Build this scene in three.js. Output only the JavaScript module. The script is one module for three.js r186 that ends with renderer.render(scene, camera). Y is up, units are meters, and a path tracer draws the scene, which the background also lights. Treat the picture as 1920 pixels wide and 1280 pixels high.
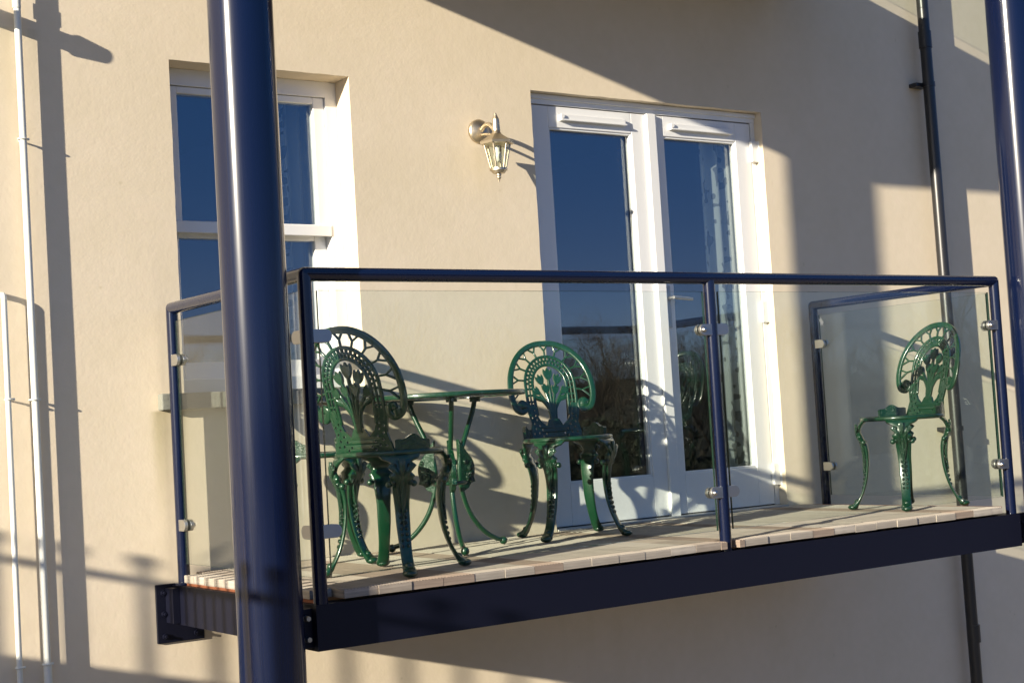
import * as THREE from 'three';
import { mergeGeometries } from 'three/addons/utils/BufferGeometryUtils.js';
import { RoundedBoxGeometry } from 'three/addons/geometries/RoundedBoxGeometry.js';

// ------------------------------------------------------------------ camera, sky, sun, exposure
const scene = new THREE.Scene();
const camera = new THREE.PerspectiveCamera(25.78, 1024 / 682, 0.1, 2500);
camera.position.set(-2.3267, 0.52, 5.843);
camera.rotation.order = 'YXZ';
camera.rotation.set(THREE.MathUtils.degToRad(3.2307), THREE.MathUtils.degToRad(-34.7643), THREE.MathUtils.degToRad(-3.3991));
camera.updateMatrixWorld();
scene.add(camera);

const renderer = new THREE.WebGLRenderer({ antialias: true });
renderer.setSize(1024, 682);
renderer.toneMapping = THREE.LinearToneMapping;
renderer.toneMappingExposure = 2.15;
renderer.shadowMap.enabled = true;

const SUN = new THREE.Vector3(-3.24, 0.868, 1).normalize();
const skyTexture = (() => {                                    // clear winter sky with a low sun: deep blue above, paler towards the horizon
  const W = 512, H = 256, d = new Float32Array(W * H * 4), v = new THREE.Vector3();
  const zen = [0.032, 0.074, 0.175], mid = [0.029, 0.106, 0.315], hor = [0.35, 0.4, 0.4];
  for (let j = 0; j < H; j++) for (let i = 0; i < W; i++) {
    const el = ((j + 0.5) / H - 0.5) * Math.PI, az = ((i + 0.5) / W - 0.5) * 2 * Math.PI;
    v.set(Math.cos(el) * Math.cos(az), Math.sin(el), Math.cos(el) * Math.sin(az));
    const c = Math.max(0, v.dot(SUN)), s = Math.max(0, Math.sin(el));
    const a = Math.exp(-s * 18), b = Math.exp(-s * 2.2);
    const glow = 0.55 * Math.pow(c, 24) + 0.2 * Math.pow(c, 5);
    const k = (j * W + i) * 4;
    for (let n = 0; n < 3; n++) d[k + n] = (zen[n] * (1 - b) + mid[n] * b) * (1 - a) + hor[n] * a + glow * [1, 0.86, 0.66][n];
    d[k + 3] = 1;
  }
  const t = new THREE.DataTexture(d, W, H, THREE.RGBAFormat, THREE.FloatType);
  t.mapping = THREE.EquirectangularReflectionMapping; t.magFilter = THREE.LinearFilter; t.needsUpdate = true;
  return t;
})();
scene.background = skyTexture;
scene.environment = skyTexture;

const sun = new THREE.DirectionalLight(new THREE.Color().setRGB(1, 0.9, 0.73), 4.6);
sun.position.copy(SUN).multiplyScalar(40); sun.castShadow = true;
Object.assign(sun.shadow.camera, { left: -9, right: 9, top: 8, bottom: -8, near: 1, far: 90 });
sun.shadow.mapSize.set(2048, 2048); sun.shadow.radius = 1;
scene.add(sun, sun.target);

// ------------------------------------------------------------------ helpers
function rng(seed) { let s = seed >>> 0; return () => { s = (s + 0x6d2b79f5) >>> 0; let t = Math.imul(s ^ (s >>> 15), 1 | s); t = (t + Math.imul(t ^ (t >>> 7), 61 | t)) ^ t; return ((t ^ (t >>> 14)) >>> 0) / 4294967296; }; }
const V = (x, y, z) => new THREE.Vector3(x, y, z);
const used = new Map();
function numbered(name) { const n = used.get(name) || 0; used.set(name, n + 1); return n ? name + '_' + String(n).padStart(3, '0') : name; }
function tag(o, label, category, group) { o.userData.label = label; if (category) o.userData.category = category; if (group) o.userData.group = group; return o; }
function thing(name, label, category, [x, y, z] = [0, 0, 0], turn = 0, group) {
  const o = new THREE.Group(); o.name = numbered(name); o.position.set(x, y, z); o.rotation.y = turn; scene.add(o);
  return tag(o, label, category, group);
}
function put(name, geos, mat, parent) {
  const list = (Array.isArray(geos) ? geos : [geos]).map(g => { const n = g.index ? g.toNonIndexed() : g; for (const k of Object.keys(n.attributes)) if (!['position', 'normal', 'uv'].includes(k)) n.deleteAttribute(k); n.clearGroups(); return n; });
  const m = new THREE.Mesh(list.length > 1 ? mergeGeometries(list) : list[0], mat);
  m.name = parent ? name : numbered(name); m.castShadow = m.receiveShadow = true; (parent || scene).add(m);
  return m;
}
function struct(name, geos, mat) { const m = put(name, geos, mat); m.userData.kind = 'structure'; return m; }
const move = (g, x, y, z) => g.translate(x, y, z);
function box(x0, x1, y0, y1, z0, z1) { return new THREE.BoxGeometry(x1 - x0, y1 - y0, z1 - z0).translate((x0 + x1) / 2, (y0 + y1) / 2, (z0 + z1) / 2); }
function rbox(x0, x1, y0, y1, z0, z1, r = 0.004, s = 2) { return new RoundedBoxGeometry(x1 - x0, y1 - y0, z1 - z0, s, r).translate((x0 + x1) / 2, (y0 + y1) / 2, (z0 + z1) / 2); }
function rod(a, b, r, r2 = r, seg = 20) {
  const d = b.clone().sub(a), g = new THREE.CylinderGeometry(r2, r, d.length(), seg);
  g.applyQuaternion(new THREE.Quaternion().setFromUnitVectors(V(0, 1, 0), d.normalize()));
  return g.translate((a.x + b.x) / 2, (a.y + b.y) / 2, (a.z + b.z) / 2);
}
function ball(p, r, sx = 1, sy = 1, sz = 1, n = 10) { return new THREE.SphereGeometry(r, n + 2, n).scale(sx, sy, sz).translate(p.x, p.y, p.z); }
// a bar that follows a line of points; half width across, half depth along `up`
function sweep(pts, wide, deep, up, sides = 8, square = 0.6) {
  const n = pts.length, pos = [], idx = [], uv = []; let len = 0;
  for (let i = 0; i < n; i++) {
    const T = pts[Math.min(n - 1, i + 1)].clone().sub(pts[Math.max(0, i - 1)]).normalize();
    const U = (typeof up === 'function' ? up(i / (n - 1)) : up.clone()); U.addScaledVector(T, -U.dot(T)).normalize();
    const B = T.clone().cross(U), t = i / (n - 1), w = typeof wide === 'function' ? wide(t) : wide, d = typeof deep === 'function' ? deep(t) : deep;
    if (i) len += pts[i].distanceTo(pts[i - 1]);
    for (let k = 0; k <= sides; k++) {
      const a = (k + 0.5) / sides * 2 * Math.PI, c = Math.cos(a), s = Math.sin(a);
      const p = pts[i].clone().addScaledVector(B, w * Math.sign(c) * Math.pow(Math.abs(c), square)).addScaledVector(U, d * Math.sign(s) * Math.pow(Math.abs(s), square));
      pos.push(p.x, p.y, p.z); uv.push(k / sides * 0.12, len);
    }
  }
  for (let i = 0; i < n - 1; i++) for (let k = 0; k < sides; k++) { const a = i * (sides + 1) + k, b = a + sides + 1; idx.push(a, b, a + 1, a + 1, b, b + 1); }
  for (const [row, flip] of [[0, 1], [n - 1, 0]]) {
    const c = pos.length / 3; pos.push(pts[row].x, pts[row].y, pts[row].z); uv.push(0, 0);
    for (let k = 0; k < sides; k++) { const a = row * (sides + 1) + k; flip ? idx.push(c, a, a + 1) : idx.push(c, a + 1, a); }
  }
  const g = new THREE.BufferGeometry();
  g.setAttribute('position', new THREE.Float32BufferAttribute(pos, 3)); g.setAttribute('uv', new THREE.Float32BufferAttribute(uv, 2)); g.setIndex(idx);
  // orient outward
  g.computeVertexNormals(); const a = V(...pos.slice(0, 3)).sub(pts[0]), nn = g.attributes.normal;
  if (a.x * nn.getX(0) + a.y * nn.getY(0) + a.z * nn.getZ(0) < 0) { for (let i = 0; i < idx.length; i += 3) [idx[i], idx[i + 1]] = [idx[i + 1], idx[i]]; g.setIndex(idx); g.computeVertexNormals(); }
  return g;
}
const curve = (pts, n = 24, closed = false) => new THREE.CatmullRomCurve3(pts, closed, 'centripetal').getPoints(n);
function ramp(rows) { return t => { let i = 0; while (i < rows.length - 2 && t > rows[i + 1][0]) i++; const [a, x] = rows[i], [b, y] = rows[i + 1]; let k = Math.min(1, Math.max(0, (t - a) / (b - a))); k = k * k * (3 - 2 * k); return x + (y - x) * k; }; }

// ------------------------------------------------------------------ textures
function noiseField(size, cells, seed) {                       // tileable value noise
  const r = rng(seed), g = Float32Array.from({ length: cells * cells }, r), out = new Float32Array(size * size);
  for (let y = 0; y < size; y++) for (let x = 0; x < size; x++) {
    const fx = x / size * cells, fy = y / size * cells, x0 = Math.floor(fx), y0 = Math.floor(fy);
    let u = fx - x0, v = fy - y0; u = u * u * (3 - 2 * u); v = v * v * (3 - 2 * v);
    const A = (i, j) => g[((y0 + j) % cells) * cells + (x0 + i) % cells];
    out[y * size + x] = (A(0, 0) * (1 - u) + A(1, 0) * u) * (1 - v) + (A(0, 1) * (1 - u) + A(1, 1) * u) * v;
  }
  return out;
}
function mixNoise(size, layers, seed) { const o = new Float32Array(size * size); layers.forEach(([c, a], i) => { const f = noiseField(size, c, seed + i * 17); for (let k = 0; k < o.length; k++) o[k] += a * (f[k] - 0.5); }); return o; }
function tex(size, fn, srgb, rx = 1, ry = 1, w = size) {
  const d = new Uint8Array(w * size * 4);
  for (let i = 0; i < w * size; i++) { const c = fn(i % w, (i / w) | 0, i); for (let n = 0; n < 3; n++) d[i * 4 + n] = Math.max(0, Math.min(255, Math.round(255 * (c.length ? c[n] : c)))); d[i * 4 + 3] = 255; }
  const t = new THREE.DataTexture(d, w, size); t.wrapS = t.wrapT = THREE.RepeatWrapping; t.magFilter = THREE.LinearFilter; t.minFilter = THREE.LinearMipmapLinearFilter; t.generateMipmaps = true;
  if (srgb) t.colorSpace = THREE.SRGBColorSpace; t.repeat.set(rx, ry); t.needsUpdate = true; return t;
}
const toS = c => (c <= 0.0031308 ? 12.92 * c : 1.055 * Math.pow(c, 1 / 2.4) - 0.055);
const stuccoH = mixNoise(1024, [[9, 0.35], [40, 0.5], [110, 0.8], [230, 0.7], [400, 0.35]], 5);
const stuccoBump = tex(1024, (x, y, i) => 0.5 + 0.42 * stuccoH[i], false, 1 / 1.9, 1 / 1.9);
const stuccoColor = (() => {
  const W = 2048, H = 1024, f = [[5, 0.05], [13, 0.045], [40, 0.03], [150, 0.03]].map(([c, k], i) => [noiseField(512, c, 700 + i), k]), r = rng(88);
  const base = [0.715, 0.615, 0.465], streak = new Float32Array(W);
  const px = x => Math.round((x + 9) / 21 * W), py = y => Math.round((y + 3.15) / 9.55 * H);
  const dark = new Float32Array(W * H);
  const run = (x0, x1, y0, y1, k) => { for (let n = 0; n < 26; n++) { const x = px(x0 + (x1 - x0) * r()), l = y0 + (y1 - y0) * (0.3 + 0.7 * r()), a = k * (0.3 + 0.7 * r()), w = 1 + Math.floor(r() * 3); for (let y = py(l); y < py(y0); y++) { const t = (py(y0) - y) / (py(y0) - py(l)); for (let i = -w; i <= w; i++) dark[y * W + Math.max(0, Math.min(W - 1, x + i))] += a * (1 - t) * (1 - Math.abs(i) / (w + 1)); } } };
  run(-0.08, 0.05, 0.66, 0.0, 0.07); run(0.9, 1.0, 0.66, 0.1, 0.06); run(1.9, 3.5, -0.05, -1.2, 0.04); run(-9, 12, 6.4, 2.2, 0.03); run(1.4, 1.8, 1.85, 1.3, 0.02); run(-0.75, -0.5, 2.2, 1.5, 0.05);
  for (let k = 0; k < 60; k++) { const x = px(-2 + 8 * r()), y = py(-1 + 4 * r()), a = 0.05 + 0.12 * r(); dark[y * W + x] += a; if (r() < 0.4) dark[(y + 1) * W + x] += a; }
  void streak;
  return tex(H, (x, y, i) => { let k = 1 - dark[i]; for (const [g, a] of f) k += a * g[(y % 512) * 512 + (x % 512)] - a / 2; return base.map((c, n) => toS(c * k * (n === 2 ? 1 - (1 - k) * 0.5 : 1))); }, true, 1, 1, W);
})();
stuccoColor.repeat.set(1 / 21, 1 / 9.55); stuccoColor.offset.set(9 / 21, 3.15 / 9.55);
const castH = mixNoise(256, [[24, 0.6], [60, 0.8], [110, 0.4]], 31);
const castBump = tex(256, (x, y, i) => 0.5 + 0.45 * castH[i], false, 5, 5);
const fineH = mixNoise(256, [[6, 0.5], [40, 0.5], [110, 0.4]], 41);
const fineBump = tex(256, (x, y, i) => 0.5 + 0.45 * fineH[i], false, 3, 3);
const warpH = mixNoise(128, [[2, 0.7], [5, 0.3]], 55);
const warpBump = tex(128, (x, y, i) => 0.5 + 0.8 * warpH[i], false);
const paintRough = tex(256, (x, y, i) => 0.62 + 0.35 * fineH[i], false, 2, 0.7);
const woodH = mixNoise(512, [[12, 0.5], [60, 0.5], [160, 0.3]], 91);
const grain = (x, y) => { const s = 512, X = x % s, Y = ((y / 14) | 0) % s; return woodH[Y * s + X]; };
const woodTone = [[0.34, 0.3, 0.25], [0.29, 0.245, 0.2], [0.38, 0.34, 0.29], [0.26, 0.2, 0.155]].map((c, k) =>
  tex(512, (x, y) => { const g = 1 + 0.55 * grain(x + k * 97, y) + 0.35 * woodH[(y * 512 + x + k * 50) % (512 * 512)]; return c.map(v => toS(Math.max(0.02, v * g))); }, true, 4, 1));

// ------------------------------------------------------------------ materials
const lin = (r, g, b) => new THREE.Color().setRGB(r, g, b);
const std = (r, g, b, rough, o = {}) => new THREE.MeshStandardMaterial({ color: lin(r, g, b), roughness: rough, ...o });
const M = {
  render: new THREE.MeshStandardMaterial({ map: stuccoColor, roughness: 0.95, bumpMap: stuccoBump, bumpScale: 0.00055 }),
  upvc: new THREE.MeshPhysicalMaterial({ color: lin(0.78, 0.78, 0.77), roughness: 0.32, clearcoat: 0.25, clearcoatRoughness: 0.25 }),
  seal: std(0.025, 0.025, 0.027, 0.6),
  navy: new THREE.MeshPhysicalMaterial({ color: lin(0.003, 0.0068, 0.028), roughness: 0.42, specularIntensity: 0.25, roughnessMap: paintRough, clearcoat: 0.9, clearcoatRoughness: 0.13, bumpMap: fineBump, bumpScale: 0.0002 }),
  navyBeam: new THREE.MeshPhysicalMaterial({ color: lin(0.0022, 0.003, 0.012), roughness: 0.55, specularIntensity: 0.5, clearcoat: 0.12, clearcoatRoughness: 0.3, bumpMap: fineBump, bumpScale: 0.00015 }),
  green: new THREE.MeshPhysicalMaterial({ color: lin(0.0035, 0.04, 0.0165), roughness: 0.33, clearcoat: 0.8, clearcoatRoughness: 0.12, bumpMap: fineBump, bumpScale: 0.001 }),
  greenCast: new THREE.MeshPhysicalMaterial({ color: lin(0.0035, 0.039, 0.016), roughness: 0.32, clearcoat: 0.8, clearcoatRoughness: 0.12, bumpMap: castBump, bumpScale: 0.006 }),
  steel: new THREE.MeshStandardMaterial({ color: lin(0.55, 0.53, 0.5), metalness: 1, roughness: 0.3 }),
  satin: new THREE.MeshStandardMaterial({ color: lin(0.5, 0.49, 0.47), metalness: 1, roughness: 0.42, bumpMap: fineBump, bumpScale: 0.0003 }),
  brass: new THREE.MeshStandardMaterial({ color: lin(0.6, 0.52, 0.39), metalness: 1, roughness: 0.42, bumpMap: fineBump, bumpScale: 0.0006 }),
  stone: std(0.25, 0.255, 0.215, 0.9, { bumpMap: stuccoBump, bumpScale: 0.003 }),
  whitePipe: std(0.72, 0.73, 0.68, 0.45),
  blackPipe: new THREE.MeshPhysicalMaterial({ color: lin(0.014, 0.014, 0.016), roughness: 0.38, clearcoat: 0.3, clearcoatRoughness: 0.3 }),
  rust: std(0.32, 0.11, 0.05, 0.85),
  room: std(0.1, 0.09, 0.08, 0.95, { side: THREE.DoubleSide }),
  paving: std(0.29, 0.245, 0.175, 0.95, { bumpMap: stuccoBump, bumpScale: 0.004 }),
  glass: new THREE.MeshPhysicalMaterial({ color: lin(0.958, 0.984, 0.968), roughness: 0, transmission: 1, thickness: 0, ior: 1.38 }),
  glassEdge: new THREE.MeshPhysicalMaterial({ color: lin(0.02, 0.05, 0.035), roughness: 0.25, transmission: 0.35, thickness: 0, ior: 1.5 }),
  pane: new THREE.MeshPhysicalMaterial({ color: lin(0.84, 0.88, 0.88), roughness: 0, bumpMap: warpBump, bumpScale: 0.0012, transmission: 1, thickness: 0, ior: 2.2 }),
  lampGlass: new THREE.MeshPhysicalMaterial({ color: lin(0.93, 0.95, 0.92), roughness: 0.04, transmission: 1, thickness: 0, ior: 1.5 }),
  whiteDecal: std(0.8, 0.8, 0.8, 0.6),
};

// ------------------------------------------------------------------ ground
{
  const xs = [], zs = [];
  for (const v of [-900, -500, -250, -120, -60, -30, -16, -8, -4, 0, 4, 8, 16, 30, 60, 120, 250, 500, 900]) xs.push(v);
  for (let z = -900; z < -20; z += 110) zs.push(z);
  for (const z of [-15, -5, 0, 1.5, 2.6, 3, 3.4, 3.8, 4.2, 4.6, 5.2, 7, 12, 20, 30, 45, 60, 80, 120, 200, 400, 900]) zs.push(z);
  const sm = t => { t = Math.max(0, Math.min(1, t)); return t * t * (3 - 2 * t); };
  const hgt = z => -3.12 + 0 * sm(z);
  const pos = [], uv = [], idx = [];
  for (const z of zs) for (const x of xs) { pos.push(x, hgt(z), z); uv.push(x, z); }
  for (let j = 0; j < zs.length - 1; j++) for (let i = 0; i < xs.length - 1; i++) { const a = j * xs.length + i, b = a + xs.length; idx.push(a, b, a + 1, a + 1, b, b + 1); }
  const g = new THREE.BufferGeometry(); g.setAttribute('position', new THREE.Float32BufferAttribute(pos, 3)); g.setAttribute('uv', new THREE.Float32BufferAttribute(uv, 2)); g.setIndex(idx); g.computeVertexNormals();
  const gt = mixNoise(512, [[6, 0.5], [30, 0.5], [120, 0.5]], 12);
  const gc = tex(512, (x, y, i) => { const k = 1 + 0.7 * gt[i]; return [toS(0.085 * k), toS(0.078 * k), toS(0.045 * k)]; }, true, 0.25, 0.25);
  struct('ground', g, new THREE.MeshStandardMaterial({ map: gc, roughness: 1 }));
  struct('pavement', box(-26, 26, -3.3, -3.08, 0.004, 13), M.paving);
}

// ------------------------------------------------------------------ the building: wall with two openings
const D1 = 1.9265, D2 = 3.4796, DT = 2.154, W1 = 0.0654, W2 = 0.9183, WT = 2.134, WB = 0.735;
const building = thing('apartment_building', 'cream rendered wall of the apartment building behind the balcony', 'building', [0, 0, 0]);
{
  const s = new THREE.Shape([[-9, -3.15], [12, -3.15], [12, 6.4], [-9, 6.4]].map(p => new THREE.Vector2(...p)));
  const r = rng(3), wob = (x0, y0, x1, y1) => { const o = [], n = Math.max(2, Math.round(Math.hypot(x1 - x0, y1 - y0) / 0.035)); for (let i = 0; i < n; i++) { const t = i / n, e = i ? 0.0022 : 0; o.push(new THREE.Vector2(x0 + (x1 - x0) * t + (r() - 0.5) * e, y0 + (y1 - y0) * t + (r() - 0.5) * e)); } return o; };
  const hole = (x0, y0, x1, y1) => new THREE.Path([...wob(x0, y0, x0, y1), ...wob(x0, y1, x1, y1), ...wob(x1, y1, x1, y0), ...wob(x1, y0, x0, y0)]);
  s.holes.push(hole(D1, -0.06, D2, DT), hole(W1, WB - 0.065, W2, WT));
  const g = new THREE.ExtrudeGeometry(s, { depth: 0.3, bevelEnabled: false, curveSegments: 1 }).translate(0, 0, -0.3);
  put('wall', g, M.render, building);
  put('side_wall', [box(-9, -8.7, -3.15, 6.4, -9, -0.3), box(11.7, 12, -3.15, 6.4, -9, -0.3), box(-8.7, 11.7, -3.15, 6.4, -9.3, -9)], M.render, building);
  put('roof', box(-9.3, 12.3, 6.4, 6.7, -9.6, 0.3), M.stone, building);
}
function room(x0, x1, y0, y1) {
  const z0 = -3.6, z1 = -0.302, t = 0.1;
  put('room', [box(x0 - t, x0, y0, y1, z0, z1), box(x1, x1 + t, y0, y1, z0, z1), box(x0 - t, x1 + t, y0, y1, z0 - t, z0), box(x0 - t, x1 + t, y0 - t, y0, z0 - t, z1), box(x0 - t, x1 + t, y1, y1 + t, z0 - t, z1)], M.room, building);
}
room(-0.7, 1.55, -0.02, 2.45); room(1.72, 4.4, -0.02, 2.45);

// sash window
{
  const z = -0.13, J = 0.02;
  const fr = put('window_frame', [
    box(W1 + 0.001, W2 - 0.001, 2.062, WT - 0.001, z - 0.1, z), box(W1 + 0.001, 0.088, 0.75, 2.062, z - 0.1, z), box(0.862, W2 - 0.001, 0.75, 2.062, z - 0.1, z),
    rbox(W1 + 0.002, W2 - 0.002, 0.737, 0.797, z - 0.1, z + 0.03, 0.005)], M.upvc, building);
  tag(fr, 'white sliding sash window frame deep in the wall');
  const sash = (y0, y1, zs, glassY0, glassY1) => {
    const s = put('sash', [rbox(0.089, 0.152, y0, y1, zs - 0.045, zs), rbox(0.803, 0.861, y0, y1, zs - 0.045, zs), rbox(0.152, 0.803, glassY1, y1, zs - 0.045, zs), rbox(0.152, 0.803, y0, glassY0, zs - 0.045, zs)], M.upvc, fr);
    put('pane', box(0.150, 0.805, glassY0 - 0.003, glassY1 + 0.003, zs - 0.034, zs - 0.014), M.pane, fr);
    return s;
  };
  sash(1.431, 2.06, z - 0.012, 1.478, 2.03);
  sash(0.799, 1.45, z - 0.06, 0.872, 1.41);
  put('meeting_rail', rbox(0.089, 0.861, 1.424, 1.474, z - 0.0118, z + 0.004, 0.004), M.upvc, fr);
  put('stone_sill', rbox(W1 - 0.115, W2 + 0.05, 0.667, 0.7345, -0.12, 0.045, 0.006), M.stone, building);
}
// patio doors
{
  const z = -0.06, zb = z - 0.06;
  const fr = put('door_frame', [
    box(D1 + 0.001, D2 - 0.001, 2.104, DT - 0.001, zb, z + 0.004), rbox(D1 + 0.001, D2 - 0.001, 2.128, DT - 0.002, z, z + 0.016, 0.003), box(D1 + 0.001, 1.965, 0.01, 2.104, zb, z + 0.002), box(3.449, D2 - 0.001, 0.01, 2.104, zb, z + 0.002)], M.upvc, building);
  tag(fr, 'white frame of the glazed double patio doors');
  const leaf = (x0, x1, gx0, gx1) => {
    const y0 = 0.014, y1 = 2.099, gy0 = 0.221, gy1 = 1.992;
    const l = put('door_leaf', [rbox(x0, gx0, y0, y1, zb + 0.005, z), rbox(gx1, x1, y0, y1, zb + 0.005, z), rbox(gx0, gx1, gy1, y1, zb + 0.005, z), rbox(gx0, gx1, y0, gy0, zb + 0.005, z)], M.upvc, fr);
    put('glazing_bead', [rbox(gx0, gx0 + 0.01, gy0, gy1, z - 0.03, z - 0.006, 0.003), rbox(gx1 - 0.01, gx1, gy0, gy1, z - 0.03, z - 0.006, 0.003), rbox(gx0 + 0.01, gx1 - 0.01, gy1 - 0.01, gy1, z - 0.03, z - 0.006, 0.003), rbox(gx0 + 0.01, gx1 - 0.01, gy0, gy0 + 0.01, z - 0.03, z - 0.006, 0.003)], M.upvc, fr);
    put('pane', box(gx0 + 0.004, gx1 - 0.004, gy0 + 0.004, gy1 - 0.004, z - 0.044, z - 0.024), M.pane, fr);
    return l;
  };
  leaf(1.968, 2.722, 2.069, 2.601); leaf(2.727, 3.445, 2.816, 3.332);
  put('meeting_strip', rbox(2.694, 2.757, 0.004, 2.101, z, z + 0.02, 0.006), M.upvc, fr);
  for (const [a, b] of [[2.138, 2.553], [2.86, 3.292]]) {
    const v = put('trickle_vent', [rbox(a, b, 2.033, 2.06, z + 0.001, z + 0.02, 0.004), rbox(a - 0.004, b + 0.004, 2.026, 2.034, z + 0.001, z + 0.028, 0.002)], M.upvc, fr);
    put('vent_cap', rod(V(a + 0.004, 2.047, z + 0.02), V(a + 0.004, 2.047, z + 0.03), 0.013, 0.011, 16), M.upvc, fr); void v;
  }
  for (const y of [1.883, 1.0, 0.115]) put('hinge', [rbox(3.43, 3.492, y, y + 0.118, z + 0.003, z + 0.024, 0.005), rod(V(3.486, y, z + 0.026), V(3.486, y + 0.118, z + 0.026), 0.01, 0.01, 12)], M.upvc, fr);
  put('handle', [rbox(2.762, 2.79, 0.98, 1.2, z, z + 0.01, 0.004), rod(V(2.776, 1.135, z + 0.01), V(2.776, 1.135, z + 0.055), 0.01), rod(V(2.77, 1.135, z + 0.05), V(2.905, 1.126, z + 0.046), 0.0095, 0.008)], M.satin, fr);
  put('threshold', [rbox(D1 + 0.002, D2 - 0.002, -0.03, 0.009, -0.2, 0.012, 0.003)], M.satin, building);
  put('weather_seal', [box(1.968, 2.693, 0.009, 0.0138, zb, z - 0.004), box(2.758, 3.445, 0.009, 0.0138, zb, z - 0.004)], M.seal, fr);
}
// curtains inside
function curtain(x0, x1, y0, y1, z, folds, seed, color, label, pattern) {
  const nx = 120, ny = 6, pos = [], uv = [], idx = [], r = rng(seed), ph = r() * 6;
  for (let j = 0; j <= ny; j++) for (let i = 0; i <= nx; i++) { const t = i / nx; pos.push(x0 + (x1 - x0) * t, y0 + (y1 - y0) * j / ny, z + 0.022 * Math.sin(ph + t * folds * 6.283 + 0.4 * Math.sin(t * 13 + j * 0.3))); uv.push(t, j / ny); }
  for (let j = 0; j < ny; j++) for (let i = 0; i < nx; i++) { const a = j * (nx + 1) + i, b = a + nx + 1; idx.push(a, a + 1, b, a + 1, b + 1, b); }
  const g = new THREE.BufferGeometry(); g.setAttribute('position', new THREE.Float32BufferAttribute(pos, 3)); g.setAttribute('uv', new THREE.Float32BufferAttribute(uv, 2)); g.setIndex(idx); g.computeVertexNormals();
  const f = mixNoise(256, [[10, 0.6], [26, 0.6]], seed);
  const m = new THREE.MeshPhysicalMaterial({ roughness: 1, transmission: 0.35, thickness: 0, side: THREE.DoubleSide, map: tex(256, (x, y, i) => { const k = pattern && f[i] > 0.13 && x < 120 ? 0.35 : 1; return color.map(c => toS(c * k)); }, true, 1, 3) });
  return tag(put('curtain', g, m), label, 'curtain');
}
curtain(3.17, 3.6, 0.02, 2.3, -0.2, 4, 8, [0.6, 0.62, 0.6], 'pale patterned curtain behind the right pane of the patio doors', true);
curtain(0.62, 0.95, 0.6, 2.3, -0.36, 5, 9, [0.5, 0.52, 0.52], 'grey white curtain inside the right side of the sash window', true);

// ------------------------------------------------------------------ pipes on the wall
function clip(x, y, z, r, parent, mat) { put('pipe_clip', [new THREE.TorusGeometry(r + 0.003, 0.0035, 8, 20).rotateX(Math.PI / 2).translate(x, y, z), rod(V(x, y, 0), V(x, y, z - r), 0.004, 0.004, 8), rod(V(x + r, y, z), V(x + r + 0.012, y, z), 0.005, 0.005, 8)], mat, parent); }
{
  const a = thing('white_pipe', 'tall white waste pipe clipped to the wall at the far left', 'pipe', [0, 0, 0]);
  put('pipe', rod(V(-0.556, -0.33, 0.041), V(-0.575, 3.4, 0.041), 0.0138), M.whitePipe, a);
  put('socket', [rod(V(-0.571, 2.27, 0.041), V(-0.571, 2.33, 0.041), 0.0165)], M.whitePipe, a);
  put('lower_pipe', rod(V(-0.54, -3.08, 0.041), V(-0.556, -0.28, 0.041), 0.0158), M.whitePipe, a);
  for (const [x, y] of [[-0.569, 1.75], [-0.566, 0.73], [-0.558, -0.285]]) clip(x, y, 0.041, 0.0138, a, M.whitePipe);
  const b = thing('white_pipe', 'short thin white overflow pipe left of the tall white pipe', 'pipe', [0, 0, 0]);
  put('pipe', [rod(V(-0.655, -3.08, 0.04), V(-0.665, 1.12, 0.04), 0.011), new THREE.TorusGeometry(0.02, 0.011, 10, 10, Math.PI / 2).rotateY(-Math.PI / 2).translate(-0.665, 1.12, 0.02), rod(V(-0.665, 1.14, 0.02), V(-0.665, 1.14, 0.0), 0.011)], M.whitePipe, b);
  for (const y of [0.735, -0.285]) clip(-0.662, y, 0.04, 0.011, b, M.whitePipe);
  const c = thing('downpipe', 'black plastic rainwater downpipe on the wall right of the doors', 'pipe', [0, 0, 0]);
  put('pipe', [rod(V(4.845, -3.08, 0.08), V(4.8, 3.2, 0.08), 0.034), rod(V(4.8, 3.2, 0.08), V(4.79, 6.2, 0.08), 0.034)], M.blackPipe, c);
  put('socket', rod(V(4.804, 2.62, 0.08), V(4.803, 2.72, 0.08), 0.039), M.blackPipe, c); put('socket', rod(V(4.836, -0.9, 0.08), V(4.835, -0.8, 0.08), 0.039), M.blackPipe, c);
  for (const [x, y] of [[4.806, 2.4], [4.826, 0.35]]) put('bracket', [rod(V(x, y - 0.014, 0.08), V(x, y + 0.014, 0.08), 0.038), rbox(x - 0.085, x + 0.03, y - 0.012, y + 0.012, 0.0, 0.06, 0.004)], M.blackPipe, c);
  const f = thing('boiler_flue', 'white boiler flue sticking out of the wall beside the tall pipe', 'flue', [0, 0, 0]);
  put('tube', rod(V(-0.76, 2.27, 0.0), V(-0.76, 2.27, 0.135), 0.036), M.whitePipe, f);
  put('end_cap', rod(V(-0.76, 2.27, 0.135), V(-0.76, 2.27, 0.172), 0.046, 0.03), M.whitePipe, f);
  put('collar', rod(V(-0.76, 2.27, 0.0), V(-0.76, 2.27, 0.02), 0.065), M.whitePipe, f);
}

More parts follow.
